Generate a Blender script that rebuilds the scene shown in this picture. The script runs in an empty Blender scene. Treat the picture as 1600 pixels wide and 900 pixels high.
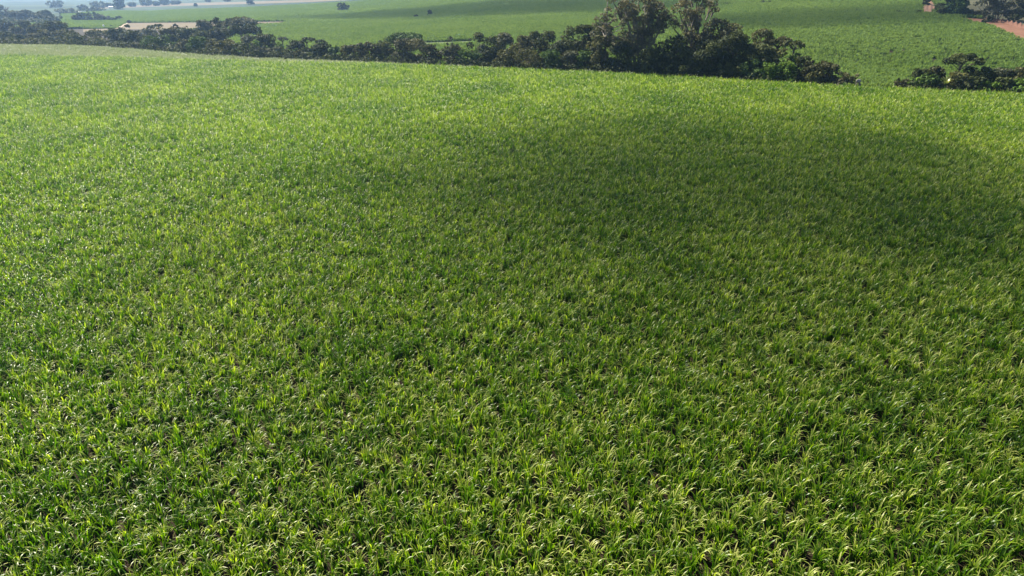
import bpy, math, random
import numpy as np
from mathutils import Vector

RS = np.random.RandomState(7)
rnd = random.Random(11)
scene = bpy.context.scene
COL = scene.collection
R = math.radians

# ------------------------------------------------------------------ camera
CAM_H, PITCH, FPX = 22.0, R(24.7), 1067.0          # focal length in pixels of a 1600 px wide picture
CP, SP = math.cos(PITCH), math.sin(PITCH)
cam = bpy.data.objects.new('camera', bpy.data.cameras.new('camera'))
COL.objects.link(cam)
cam.data.sensor_width = 36.0
cam.data.lens = FPX * 36.0 / 1600.0
cam.data.clip_start, cam.data.clip_end = 0.5, 9000.0
cam.location = (0, 0, CAM_H)
cam.rotation_euler = (math.pi / 2 - PITCH, 0, 0)
scene.camera = cam

# ------------------------------------------------------------------ sky, sun, exposure
SUN_EL, SUN_AZ = R(44), R(-42)                     # azimuth from +Y towards +X
SUN = Vector((math.sin(SUN_AZ) * math.cos(SUN_EL), math.cos(SUN_AZ) * math.cos(SUN_EL), math.sin(SUN_EL)))
world = bpy.data.worlds.new('World')
scene.world = world
world.use_nodes = True
wn = world.node_tree
sky = wn.nodes.new('ShaderNodeTexSky')
sky.sky_type = 'NISHITA'
sky.sun_disc = False
sky.sun_elevation = SUN_EL
sky.sun_rotation = SUN_AZ
wn.links.new(sky.outputs[0], wn.nodes['Background'].inputs[0])
wn.nodes['Background'].inputs[1].default_value = 0.05
sd = bpy.data.lights.new('sun', 'SUN')
sd.energy, sd.angle, sd.color = 5.0, R(0.53), (1.0, 0.94, 0.80)
sun = bpy.data.objects.new('sun', sd)
COL.objects.link(sun)
sun.rotation_euler = (-SUN).to_track_quat('-Z', 'Y').to_euler()
sun.location = SUN * 300

vs = scene.view_settings
vs.view_transform, vs.look, vs.gamma, vs.exposure = 'Standard', 'None', 1.0, 1.6
vs.use_curve_mapping = False
cy = scene.cycles
cy.max_bounces, cy.diffuse_bounces, cy.glossy_bounces, cy.transmission_bounces = 6, 3, 2, 4
cy.volume_bounces, cy.transparent_max_bounces = 1, 16
cy.use_denoising = True
cy.use_adaptive_sampling = False
HAZE_DENSITY = 0.00022

# ------------------------------------------------------------------ small helpers
def tag(o, label=None, cat=None, group=None, kind=None):
    if label: o['label'] = label
    if cat: o['category'] = cat
    if group: o['group'] = group
    if kind: o['kind'] = kind
    return o

def add_mesh(name, verts, faces, mat, parent=None, attrs=None, smooth=False):
    """verts (N,3), faces (M,3 or 4) arrays -> one mesh object; attrs {name: per-vertex floats}"""
    verts = np.asarray(verts, dtype=np.float32)
    faces = np.asarray(faces, dtype=np.int32)
    me = bpy.data.meshes.new(name)
    k = faces.shape[1]
    me.vertices.add(len(verts))
    me.vertices.foreach_set('co', verts.ravel())
    me.loops.add(faces.size)
    me.loops.foreach_set('vertex_index', faces.ravel())
    me.polygons.add(len(faces))
    me.polygons.foreach_set('loop_start', np.arange(0, faces.size, k, dtype=np.int32))
    if smooth:
        me.polygons.foreach_set('use_smooth', np.ones(len(faces), dtype=bool))
    for an, av in (attrs or {}).items():
        a = me.attributes.new(an, 'FLOAT', 'POINT')
        a.data.foreach_set('value', np.asarray(av, dtype=np.float32))
    me.update(calc_edges=True)
    me.validate()
    me.materials.append(mat)
    o = bpy.data.objects.new(name, me)
    COL.objects.link(o)
    if parent: o.parent = parent
    return o

class MB:
    """collects tubes, boxes and free faces (as triangles and quads -> all quads/tris split) for one mesh"""
    def __init__(self): self.v, self.f, self.t = [], [], []
    def tube(self, pts, rad, n=6):
        pts = [Vector(p) for p in pts]
        b = len(self.v)
        for i, p in enumerate(pts):
            d = (pts[min(i + 1, len(pts) - 1)] - pts[max(i - 1, 0)]).normalized()
            s = d.cross(Vector((0.3, 1, 0.2))).normalized()
            u = s.cross(d)
            for k in range(n):
                a = 2 * math.pi * k / n
                self.v.append(p + (s * math.cos(a) + u * math.sin(a)) * rad[i])
        for i in range(len(pts) - 1):
            for k in range(n):
                a, c = b + i * n + k, b + i * n + (k + 1) % n
                self.f.append((a, c, c + n)); self.f.append((a, c + n, a + n))
        for k in range(1, n - 1):
            self.f.append((b + (len(pts) - 1) * n, b + (len(pts) - 1) * n + k, b + (len(pts) - 1) * n + k + 1))
    def quad(self, a, b_, c, d):
        b = len(self.v)
        self.v += [Vector(a), Vector(b_), Vector(c), Vector(d)]
        self.f += [(b, b + 1, b + 2), (b, b + 2, b + 3)]
    def box(self, c, s):
        x, y, z = c; a, b, h = s[0] / 2, s[1] / 2, s[2] / 2
        P = [(x - a, y - b, z - h), (x + a, y - b, z - h), (x + a, y + b, z - h), (x - a, y + b, z - h),
             (x - a, y - b, z + h), (x + a, y - b, z + h), (x + a, y + b, z + h), (x - a, y + b, z + h)]
        for q in ((0, 3, 2, 1), (4, 5, 6, 7), (0, 1, 5, 4), (1, 2, 6, 5), (2, 3, 7, 6), (3, 0, 4, 7)):
            self.quad(*[P[i] for i in q])
    def build(self, name, mat, parent=None, smooth=True):
        return add_mesh(name, [tuple(p) for p in self.v], self.f, mat, parent, None, smooth)

def empty(name, loc, label, cat, group=None):
    o = bpy.data.objects.new(name, None)
    COL.objects.link(o)
    o.location = loc
    o.empty_display_size = 0.5
    return tag(o, label, cat, group)

# ------------------------------------------------------------------ terrain shape
def ray(u, v):
    dx, dy = (u - 800) / FPX, (450 - v) / FPX
    return dx, CP + dy * SP, -SP + dy * CP           # per metre of depth

EDGE_PX = [(-150, 66.5), (0, 68.8), (100, 69.8), (160, 72.5), (220, 77), (300, 84), (400, 89.5), (580, 96.6), (820, 107), (930, 112),
           (1120, 121.8), (1200, 127), (1350, 135), (1440, 138.3), (1600, 147), (1750, 156)]
_e = []
for u_, v_ in EDGE_PX:
    a, b, c = ray(u_, v_)
    t = (CAM_H - 0.85) / -c
    _e.append((a * t, b * t))
_e = np.array(_e)
EX = np.concatenate([[-3000], _e[:, 0], [3000]])
EY = np.concatenate([[_e[0, 1] + 0.3 * (3000 + _e[0, 0])], _e[:, 1], [_e[-1, 1] - 0.38 * (3000 - _e[-1, 0])]])
def edge_y(x): return np.interp(x, EX, EY)
def sstep(a, b, x):
    t = np.clip((x - a) / (b - a), 0, 1)
    return t * t * (3 - 2 * t)
AA = [-1.5, -.75, -.5, -.23, 0, .25, .57, .9, 1.5]
SL = [-.029, -.028, -.0235, -.002, .031, .048, .062, .062, .05]
def h(x, y):
    x = np.asarray(x, float); y = np.asarray(y, float)
    s = (y - edge_y(x)) * 0.93
    a = x / np.maximum(y, 60.0)
    D = np.interp(a, [-.8, -.3, .2, .6], [5.0, 4.0, 2.6, 2.0])
    sl = np.interp(a, AA, SL)
    rise = np.where(sl > 0, np.minimum(np.maximum(s - 38, 0), 290), np.minimum(np.maximum(s - 38, 0), 1000))
    front = sstep(-20, 60, y)
    z = -D * sstep(0.5, 24, s) + sl * rise * sstep(38, 90, s) * front
    z = z + 0.5 * np.sin(x * 0.013 + 1.0) * np.sin(y * 0.011) * sstep(40, 200, s)
    return z

def ground_hit(u, v, zoff=0.0, tmin=30.0):
    a, b, c = ray(u, v)
    ts = np.concatenate([np.arange(tmin, 600, 1.0), np.arange(600, 3000, 5.0)])
    d = CAM_H + c * ts - (h(a * ts, b * ts) + zoff)
    i = np.argmax(d < 0)
    if d[i] >= 0: i = len(ts) - 1
    if i > 0 and d[i] < 0:
        f = d[i - 1] / (d[i - 1] - d[i]); t = ts[i - 1] + f * (ts[i] - ts[i - 1])
    else: t = ts[i]
    x, y = a * t, b * t
    return float(x), float(y), float(h(x, y)), float(t)

def far_hit(u, v): return ground_hit(u, v, 0.0, tmin=edge_t(u) + 22)
def edge_t(u):
    v = np.interp(u, [p[0] for p in EDGE_PX], [p[1] for p in EDGE_PX])
    a, b, c = ray(u, v)
    return (CAM_H - 0.85) / -c

def to_px(x, y, z):
    d = y * CP - (z - CAM_H) * SP
    up = y * SP + (z - CAM_H) * CP
    return 800 + FPX * x / d, 450 - FPX * up / d

# ------------------------------------------------------------------ materials
def new_mat(name):
    m = bpy.data.materials.new(name)
    m.use_nodes = True
    nt = m.node_tree
    for n in list(nt.nodes): nt.nodes.remove(n)
    return m, nt, nt.nodes.new('ShaderNodeOutputMaterial')

def N(nt, typ, **kw):
    n = nt.nodes.new(typ)
    for k, v in kw.items(): setattr(n, k, v)
    return n

def ramp(nt, fac, stops):
    r = N(nt, 'ShaderNodeValToRGB')
    while len(r.color_ramp.elements) < len(stops): r.color_ramp.elements.new(0.5)
    for e, (p, c) in zip(r.color_ramp.elements, stops):
        e.position = p; e.color = (*c, 1)
    nt.links.new(fac, r.inputs[0])
    return r.outputs[0]

def noise(nt, scale, detail=3, coords='pos', rough=0.55):
    n = N(nt, 'ShaderNodeTexNoise')
    n.inputs['Scale'].default_value = scale
    n.inputs['Detail'].default_value = detail
    n.inputs['Roughness'].default_value = rough
    if coords == 'pos':
        g = N(nt, 'ShaderNodeNewGeometry')
        nt.links.new(g.outputs['Position'], n.inputs['Vector'])
    else:
        g = N(nt, 'ShaderNodeTexCoord')
        nt.links.new(g.outputs['Object'], n.inputs['Vector'])
    return n.outputs['Fac']

def mixc(nt, fac, a, b, mode='MIX'):
    m = N(nt, 'ShaderNodeMix', data_type='RGBA', blend_type=mode)
    for sock, val in ((m.inputs[0], fac), (m.inputs[6], a), (m.inputs[7], b)):
        if isinstance(val, bpy.types.NodeSocket): nt.links.new(val, sock)
        elif isinstance(val, (int, float)): sock.default_value = val
        else: sock.default_value = (*val, 1)
    return m.outputs[2]

def math_(nt, op, a, b=0.0):
    m = N(nt, 'ShaderNodeMath', operation=op)
    for s, v in ((m.inputs[0], a), (m.inputs[1], b)):
        if isinstance(v, bpy.types.NodeSocket): nt.links.new(v, s)
        else: s.default_value = v
    return m.outputs[0]

def leaf_mat(name, stops, rough=0.5, spec=0.4, transl=0.3, noise_scale=0.05, tcol=(1.35, 1.2, 0.6)):
    """colour ramp driven by the per-leaf 'tint' attribute plus soft patches; part of the light goes through"""
    m, nt, out = new_mat(name)
    at = N(nt, 'ShaderNodeAttribute', attribute_name='tint')
    nz = noise(nt, noise_scale, 3)
    f = math_(nt, 'ADD', at.outputs['Fac'], math_(nt, 'MULTIPLY', math_(nt, 'SUBTRACT', nz, 0.5), 0.7))
    oi = N(nt, 'ShaderNodeObjectInfo')
    f = math_(nt, 'ADD', f, math_(nt, 'MULTIPLY', math_(nt, 'SUBTRACT', oi.outputs['Random'], 0.5), 0.25))
    c = ramp(nt, f, stops)
    p = N(nt, 'ShaderNodeBsdfPrincipled')
    nt.links.new(c, p.inputs['Base Color'])
    p.inputs['Roughness'].default_value = rough
    p.inputs['Specular IOR Level'].default_value = spec
    t = N(nt, 'ShaderNodeBsdfTranslucent')
    nt.links.new(mixc(nt, 1.0, c, tcol, 'MULTIPLY'), t.inputs['Color'])
    mx = N(nt, 'ShaderNodeMixShader')
    mx.inputs[0].default_value = transl
    nt.links.new(p.outputs[0], mx.inputs[1]); nt.links.new(t.outputs[0], mx.inputs[2])
    nt.links.new(mx.outputs[0], out.inputs[0])
    return m

def solid_mat(name, stops, scale=2.0, rough=0.85, detail=4, bump=0.0, coords='pos'):
    m, nt, out = new_mat(name)
    nz = noise(nt, scale, detail, coords, 0.65)
    p = N(nt, 'ShaderNodeBsdfPrincipled')
    nt.links.new(ramp(nt, nz, stops), p.inputs['Base Color'])
    p.inputs['Roughness'].default_value = rough
    p.inputs['Specular IOR Level'].default_value = 0.2
    if bump:
        b = N(nt, 'ShaderNodeBump')
        b.inputs['Strength'].default_value = bump
        b.inputs['Distance'].default_value = 0.2
        nt.links.new(noise(nt, scale * 4, 3), b.inputs['Height'])
        nt.links.new(b.outputs[0], p.inputs['Normal'])
    nt.links.new(p.outputs[0], out.inputs[0])
    return m

M = {}
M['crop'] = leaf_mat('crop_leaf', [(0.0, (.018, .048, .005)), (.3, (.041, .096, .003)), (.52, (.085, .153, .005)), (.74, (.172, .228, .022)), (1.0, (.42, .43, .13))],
                     rough=.38, spec=.30, transl=.40, noise_scale=.06, tcol=(1.3, 1.65, .15))  # palest stops hold the painted highlight of the arched tips
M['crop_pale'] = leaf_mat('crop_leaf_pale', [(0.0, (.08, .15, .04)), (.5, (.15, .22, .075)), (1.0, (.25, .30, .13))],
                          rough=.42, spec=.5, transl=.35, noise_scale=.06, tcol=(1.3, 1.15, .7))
M['crop_far'] = leaf_mat('far_crop_leaf', [(0.0, (.075, .145, .030)), (.5, (.12, .20, .048)), (1.0, (.165, .245, .07))],
                         rough=.75, spec=.15, transl=.4, noise_scale=.02, tcol=(1.3, 1.2, .6))
FOL = {
 'dark':   [(0.0, (0.016, 0.025, 0.008)), (.5, (0.042, 0.056, 0.017)), (1.0, (0.092, 0.108, 0.033))],
 'green':  [(0.0, (0.020, 0.042, 0.010)), (.5, (0.048, 0.090, 0.019)), (1.0, (0.101, 0.162, 0.035))],
 'olive':  [(0.0, (0.034, 0.040, 0.013)), (.5, (0.079, 0.084, 0.026)), (1.0, (0.155, 0.155, 0.054))],
 'brown':  [(0.0, (0.022, 0.026, 0.011)), (.5, (0.054, 0.059, 0.024)), (1.0, (0.119, 0.116, 0.049))],
 'grey':   [(0.0, (0.034, 0.040, 0.026)), (.5, (0.079, 0.090, 0.055)), (1.0, (0.162, 0.169, 0.108))],
 'bright': [(0.0, (0.030, 0.065, 0.010)), (.5, (0.084, 0.150, 0.019)), (1.0, (0.169, 0.257, 0.038))],
 'euc':    [(0.0, (0.040, 0.044, 0.024)), (.5, (0.094, 0.096, 0.053)), (1.0, (0.176, 0.162, 0.095))],
}
for k, st in FOL.items(): M[k] = leaf_mat('foliage_' + k, st, rough=.7, spec=.12, transl=.22, noise_scale=.25, tcol=(1.3, 1.2, .6))
M['bark'] = solid_mat('bark', [(.3, (.06, .048, .036)), (.7, (.13, .105, .08))], 3, .9)
M['bark_pale'] = solid_mat('bark_pale', [(.3, (.07, .06, .048)), (.7, (.16, .14, .11))], 1.5, .8)
M['bark_light'] = solid_mat('bark_light', [(.3, (.13, .11, .09)), (.7, (.27, .24, .20))], 1.5, .8)
M['twig'] = solid_mat('dry_twig', [(.3, (.07, .045, .035)), (.7, (.14, .09, .065))], 3, .9)
M['road'] = solid_mat('red_dirt', [(.25, (.10, .045, .026)), (.5, (.145, .068, .041)), (.8, (.19, .10, .066))], .35, .95, 5, .3)
M['bank'] = solid_mat('red_bank_soil', [(.25, (.09, .042, .027)), (.6, (.135, .066, .044)), (.9, (.19, .10, .07))], .5, .95, 5, .5)
M['pale_bank'] = solid_mat('pale_bank_soil', [(.25, (.12, .06, .04)), (.6, (.20, .115, .075)), (.9, (.28, .18, .125))], .4, .95, 5, .5)
M['stubble'] = solid_mat('stubble', [(.25, (.07, .052, .025)), (.55, (.105, .077, .038)), (.85, (.14, .105, .055))], .08, .95, 5, .2)
M['pale_track'] = solid_mat('pale_track_soil', [(.25, (.24, .18, .12)), (.8, (.34, .27, .19))], .15, .95)
M['pasture'] = solid_mat('pasture', [(.25, (.036, .04, .018)), (.5, (.065, .062, .03)), (.8, (.115, .098, .05))], .06, .95, 6, .3)
M['verge'] = solid_mat('grass_verge', [(.25, (.05, .075, .02)), (.6, (.085, .11, .035)), (.9, (.13, .14, .055))], .3, .95, 5, .3)
M['rock'] = solid_mat('pale_rock', [(.3, (.17, .16, .145)), (.7, (.32, .31, .28))], 1.2, .9)
M['white'] = solid_mat('white_paint', [(.3, (.74, .73, .70)), (.7, (.82, .81, .79))], .6, .7)
M['roof'] = solid_mat('grey_roof', [(.3, (.30, .29, .28)), (.7, (.42, .40, .38))], .6, .7)
M['glass'] = solid_mat('dark_pane', [(.3, (.03, .035, .04)), (.7, (.06, .065, .07))], .6, .2)
M['wood'] = solid_mat('weathered_wood', [(.3, (.10, .085, .07)), (.7, (.20, .17, .14))], 3, .9)
M['banana'] = leaf_mat('banana_leaf', [(0.0, (.07, .12, .025)), (.5, (.12, .18, .04)), (1.0, (.26, .30, .12))], .4, .5, .4, .4)
M['dead_leaf'] = leaf_mat('dead_leaf', [(0.0, (.14, .12, .075)), (1.0, (.24, .21, .14))], .6, .3, .25, .4, (1.1, 1.0, .8))

# ground: red-brown soil under the crops, rough grass in the valley, hazy green farmland far off
def ground_mat():
    m, nt, out = new_mat('ground_soil')
    at = N(nt, 'ShaderNodeAttribute', attribute_name='veg')
    soil = ramp(nt, noise(nt, .9, 5), [(.3, (.016, .012, .007)), (.7, (.034, .024, .014))])
    far = ramp(nt, noise(nt, .006, 4), [(.35, (.012, .026, .014)), (.5, (.022, .045, .018)), (.65, (.045, .06, .03))])
    c = mixc(nt, at.outputs['Fac'], soil, far)
    av = N(nt, 'ShaderNodeAttribute', attribute_name='wood')
    c = mixc(nt, av.outputs['Fac'], c, ramp(nt, noise(nt, .4, 4), [(.3, (.022, .026, .012)), (.7, (.05, .048, .024))]))
    p = N(nt, 'ShaderNodeBsdfPrincipled')
    p.inputs['Roughness'].default_value = .95
    p.inputs['Specular IOR Level'].default_value = .1
    nt.links.new(c, p.inputs['Base Color'])
    b = N(nt, 'ShaderNodeBump'); b.inputs['Strength'].default_value = .4; b.inputs['Distance'].default_value = .3
    nt.links.new(noise(nt, 2.0, 4), b.inputs['Height']); nt.links.new(b.outputs[0], p.inputs['Normal'])
    nt.links.new(p.outputs[0], out.inputs[0])
    return m
M['ground'] = ground_mat()

# ------------------------------------------------------------------ the ground sheet
def build_ground():
    ang = np.concatenate([np.arange(-52, 52.01, .5), np.arange(56, 308, 4.0)])
    ang = np.radians(ang)
    rr = np.concatenate([np.arange(2, 120, 4.0), np.arange(120, 330, 2.5), np.geomspace(330, 3000, 70)])
    A, RR = np.meshgrid(ang, rr)
    X, Y = np.sin(A) * RR, np.cos(A) * RR
    Z = h(X, Y)
    n, k = X.shape
    V = np.stack([X.ravel(), Y.ravel(), Z.ravel()], 1)
    V = np.vstack([V, [[0, 0, 0]]])
    s = (Y - edge_y(X)) * .93
    veg = sstep(520, 700, np.hypot(X, Y)).ravel()
    veg = np.append(veg, 0)
    wood = np.append((sstep(.5, 3, s) * (1 - sstep(30, 40, s)) * (1 - .6 * sstep(55, 75, X))).ravel(), 0)
    i, j = np.meshgrid(np.arange(n - 1), np.arange(k), indexing='ij')
    j2 = (j + 1) % k
    a, b, c, d = (i * k + j).ravel(), (i * k + j2).ravel(), ((i + 1) * k + j2).ravel(), ((i + 1) * k + j).ravel()
    F = np.vstack([np.stack([a, c, b], 1), np.stack([a, d, c], 1)])
    jj = np.arange(k)
    F = np.vstack([F, np.stack([np.full(k, n * k), jj, (jj + 1) % k], 1)])
    tag(add_mesh('ground', V, F, M['ground'], None, {'veg': veg, 'wood': wood}, True), kind='structure')
build_ground()

SHEETS = []                                          # picture outlines of bare sheets, to keep the crop off them
def drape(name, upper, lower, mat, lift=.06, n=60, m=8, bump=0.0):
    """a sheet laid on the terrain between two outlines"""
    uu = np.linspace(0, 1, n)
    def along(pts):
        pts = np.array(pts, float); t = np.linspace(0, 1, len(pts))
        return np.stack([np.interp(uu, t, pts[:, 0]), np.interp(uu, t, pts[:, 1])], 1)
    U, L = along(upper), along(lower)
    V = []
    for q in np.linspace(0, 1, m):
        for (u, v) in U * (1 - q) + L * q:
            x, y, z, t = far_hit(u, v)
            V.append((x, y, z + lift + bump * math.sin(math.pi * q) * (1 + .5 * math.sin(u * .9))))
    F = []
    for r in range(m - 1):
        for c in range(n - 1):
            a = r * n + c
            F.append((a, a + n, a + n + 1)); F.append((a, a + n + 1, a + 1))
    SHEETS.append(np.vstack([U, L[::-1]]))
    return tag(add_mesh(name, V, F, mat, None, None, True), kind='structure')

def in_poly(px, py, poly):
    inside = np.zeros(len(px), bool)
    j = len(poly) - 1
    for i in range(len(poly)):
        xi, yi = poly[i]; xj, yj = poly[j]
        if yi != yj:
            cond = ((yi > py) != (yj > py)) & (px < (xj - xi) * (py - yi) / (yj - yi) + xi)
            inside ^= cond
        j = i
    return inside

# bare strips, tracks and the road on the far slope
drape('stubble_strip', [(128, 12.5), (200, 8.5), (280, 5.2), (400, 2.2), (480, 0), (545, -4)], [(128, 14.8), (200, 12), (280, 9.2), (400, 6.0), (480, 3.4), (545, .2)], M['stubble'])
drape('stubble_field', [(196, 36), (290, 35.2), (450, 33.8)], [(178, 46), (300, 47), (445, 37)], M['stubble'])
drape('stubble_patch', [(130, 46), (168, 44.8)], [(130, 50.5), (168, 48)], M['stubble'], n=12)
drape('dirt_track', [(197, 35.5), (188, 40), (180, 45)], [(202, 35.5), (193, 40.5), (186, 46)], M['pale_track'], .12, 20, 4)
drape('grass_path', [(662, 66.6), (740, 63.5)], [(662, 70.5), (740, 70)], M['verge'], .1, 30, 5)
drape('pasture', [(1503, -6), (1560, -6), (1660, -6)], [(1503, 25), (1560, 33), (1660, 52)], M['pasture'], .06, 60, 20)
drape('dirt_road', [(1505, 27.5), (1540, 31), (1600, 44), (1660, 58)], [(1505, 33), (1540, 41), (1600, 64), (1660, 88)], M['road'], .12, 50, 8)
drape('road_bank', [(1540, 29.5), (1570, 34), (1600, 40.5), (1660, 53)], [(1540, 31.5), (1570, 37.5), (1600, 46.5), (1660, 61)], M['bank'], .15, 40, 6, .9)
drape('dirt_path', [(1344, 131.5), (1380, 133), (1402, 134.5)], [(1344, 136), (1380, 137.5), (1402, 138)], M['bank'], .05, 24, 4)
drape('earth_bank', [(1450, -3), (1456, 2), (1463, 9)], [(1437, 21.5), (1450, 22), (1459, 22.5)], M['pale_bank'], .12, 12, 12, .35)

# ------------------------------------------------------------------ crops
def ribbon(V, F, T, base, phi, L, th0, th1, pw, w, segs, tint, tw=0.0):
    b = len(V)
    px, pz, th = 0.0, 0.0, th0
    side = np.array([-math.sin(phi + tw), math.cos(phi + tw), 0])
    for i in range(segs + 1):
        u = i / segs
        ww = w * min(1.0, .45 + u * 2.2) * (1 - max(0, (u - .55) / .45) ** 1.6) + .003
        p = np.array([base[0] + math.cos(phi) * px, base[1] + math.sin(phi) * px, base[2] + pz])
        V.append(p - side * ww / 2); V.append(p + side * ww / 2)
        T += [tint - .20 + .98 * max(0, u - .40)] * 2  # tint darker low, paler to the tip: shade and sheen painted in
        th = th0 + (th1 - th0) * u ** pw
        px += math.sin(th) * L / segs
        pz += math.cos(th) * L / segs
        if i:
            a = b + 2 * i
            F.append((a - 2, a - 1, a + 1, a))

def template(name, mat, size, clumps, leaves, segs, hgt, wid, seed):
    rr = random.Random(seed)
    V, F, T = [], [], []
    for c in range(clumps):
        cx, cy_ = (rr.random() - .5) * size, (rr.random() - .5) * size
        ch = hgt * rr.uniform(.75, 1.18)
        ct = rr.gauss(.45, .12)
        for l in range(leaves):
            upright = rr.random() < .38
            phi = rr.random() * 6.283
            L = ch * rr.uniform(.85, 1.1) if upright else ch * rr.uniform(1.0, 1.5)
            ribbon(V, F, T, (cx + rr.gauss(0, .065), cy_ + rr.gauss(0, .065), 0), phi, L, rr.uniform(.02, .20),
                   rr.uniform(.3, .8) if upright else rr.uniform(1.7, 2.9), rr.uniform(1.4, 2.4) if upright else rr.uniform(2.0, 4.2),
                   wid * rr.uniform(.75, 1.25), segs, min(max(ct + rr.gauss(0, .16), 0.02), .92 if rr.random() > .02 else 1.05), rr.uniform(-.5, .5))
    o = add_mesh(name, V, F, mat, None, {'tint': T}, True)
    COL.objects.unlink(o)
    return o

def scatter(name, P, rot, scl, idx, temps):
    col = bpy.data.collections.new(name + '_plants')
    for t in temps: col.objects.link(t)
    me = bpy.data.meshes.new(name)
    me.vertices.add(len(P)); me.vertices.foreach_set('co', np.asarray(P, np.float32).ravel())
    for an, ty, av in (('rot', 'FLOAT_VECTOR', rot), ('scl', 'FLOAT_VECTOR', scl)):
        a = me.attributes.new(an, ty, 'POINT'); a.data.foreach_set('vector', np.asarray(av, np.float32).ravel())
    a = me.attributes.new('idx', 'INT', 'POINT'); a.data.foreach_set('value', np.asarray(idx, np.int32))
    me.materials.append(temps[0].data.materials[0])
    o = bpy.data.objects.new(name, me); COL.objects.link(o)
    ng = bpy.data.node_groups.new(name + '_nodes', 'GeometryNodeTree')
    ng.interface.new_socket('Geometry', in_out='INPUT', socket_type='NodeSocketGeometry')
    ng.interface.new_socket('Geometry', in_out='OUTPUT', socket_type='NodeSocketGeometry')
    gi, go = ng.nodes.new('NodeGroupInput'), ng.nodes.new('NodeGroupOutput')
    ci = ng.nodes.new('GeometryNodeCollectionInfo')
    ci.inputs['Collection'].default_value = col
    ci.inputs['Separate Children'].default_value = True
    ci.inputs['Reset Children'].default_value = True
    ip = ng.nodes.new('GeometryNodeInstanceOnPoints')
    ip.inputs['Pick Instance'].default_value = True
    def attr(nm, ty):
        n = ng.nodes.new('GeometryNodeInputNamedAttribute'); n.data_type = ty
        n.inputs['Name'].default_value = nm
        return n.outputs['Attribute']
    e2r = ng.nodes.new('FunctionNodeEulerToRotation')
    L = ng.links.new
    L(attr('rot', 'FLOAT_VECTOR'), e2r.inputs[0])
    L(gi.outputs[0], ip.inputs['Points']); L(ci.outputs[0], ip.inputs['Instance'])
    L(attr('idx', 'INT'), ip.inputs['Instance Index'])
    L(e2r.outputs[0], ip.inputs['Rotation']); L(attr('scl', 'FLOAT_VECTOR'), ip.inputs['Scale'])
    L(ip.outputs[0], go.inputs[0])
    o.modifiers.new('plants', 'NODES').node_group = ng
    return o

def vnoise(x, y, sc, seed):
    """cheap smooth value noise"""
    g = np.random.RandomState(seed).rand(256, 256)
    fx, fy = x / sc, y / sc
    ix, iy = np.floor(fx).astype(int), np.floor(fy).astype(int)
    tx, ty = fx - ix, fy - iy
    tx, ty = tx * tx * (3 - 2 * tx), ty * ty * (3 - 2 * ty)
    q = lambda a, b: g[a % 256, b % 256]
    return (q(ix, iy) * (1 - tx) + q(ix + 1, iy) * tx) * (1 - ty) + (q(ix, iy + 1) * (1 - tx) + q(ix + 1, iy + 1) * tx) * ty

def grid_points(x0, x1, y0, y1, step, jit=.45):
    gx, gy = np.meshgrid(np.arange(x0, x1, step), np.arange(y0, y1, step))
    gx = gx + (np.arange(gx.shape[0]) % 2)[:, None] * step * .5
    gx, gy = gx.ravel().astype(float), gy.ravel().astype(float)
    gx += RS.uniform(-jit, jit, len(gx)) * step
    gy += RS.uniform(-jit, jit, len(gy)) * step
    return gx, gy

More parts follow.
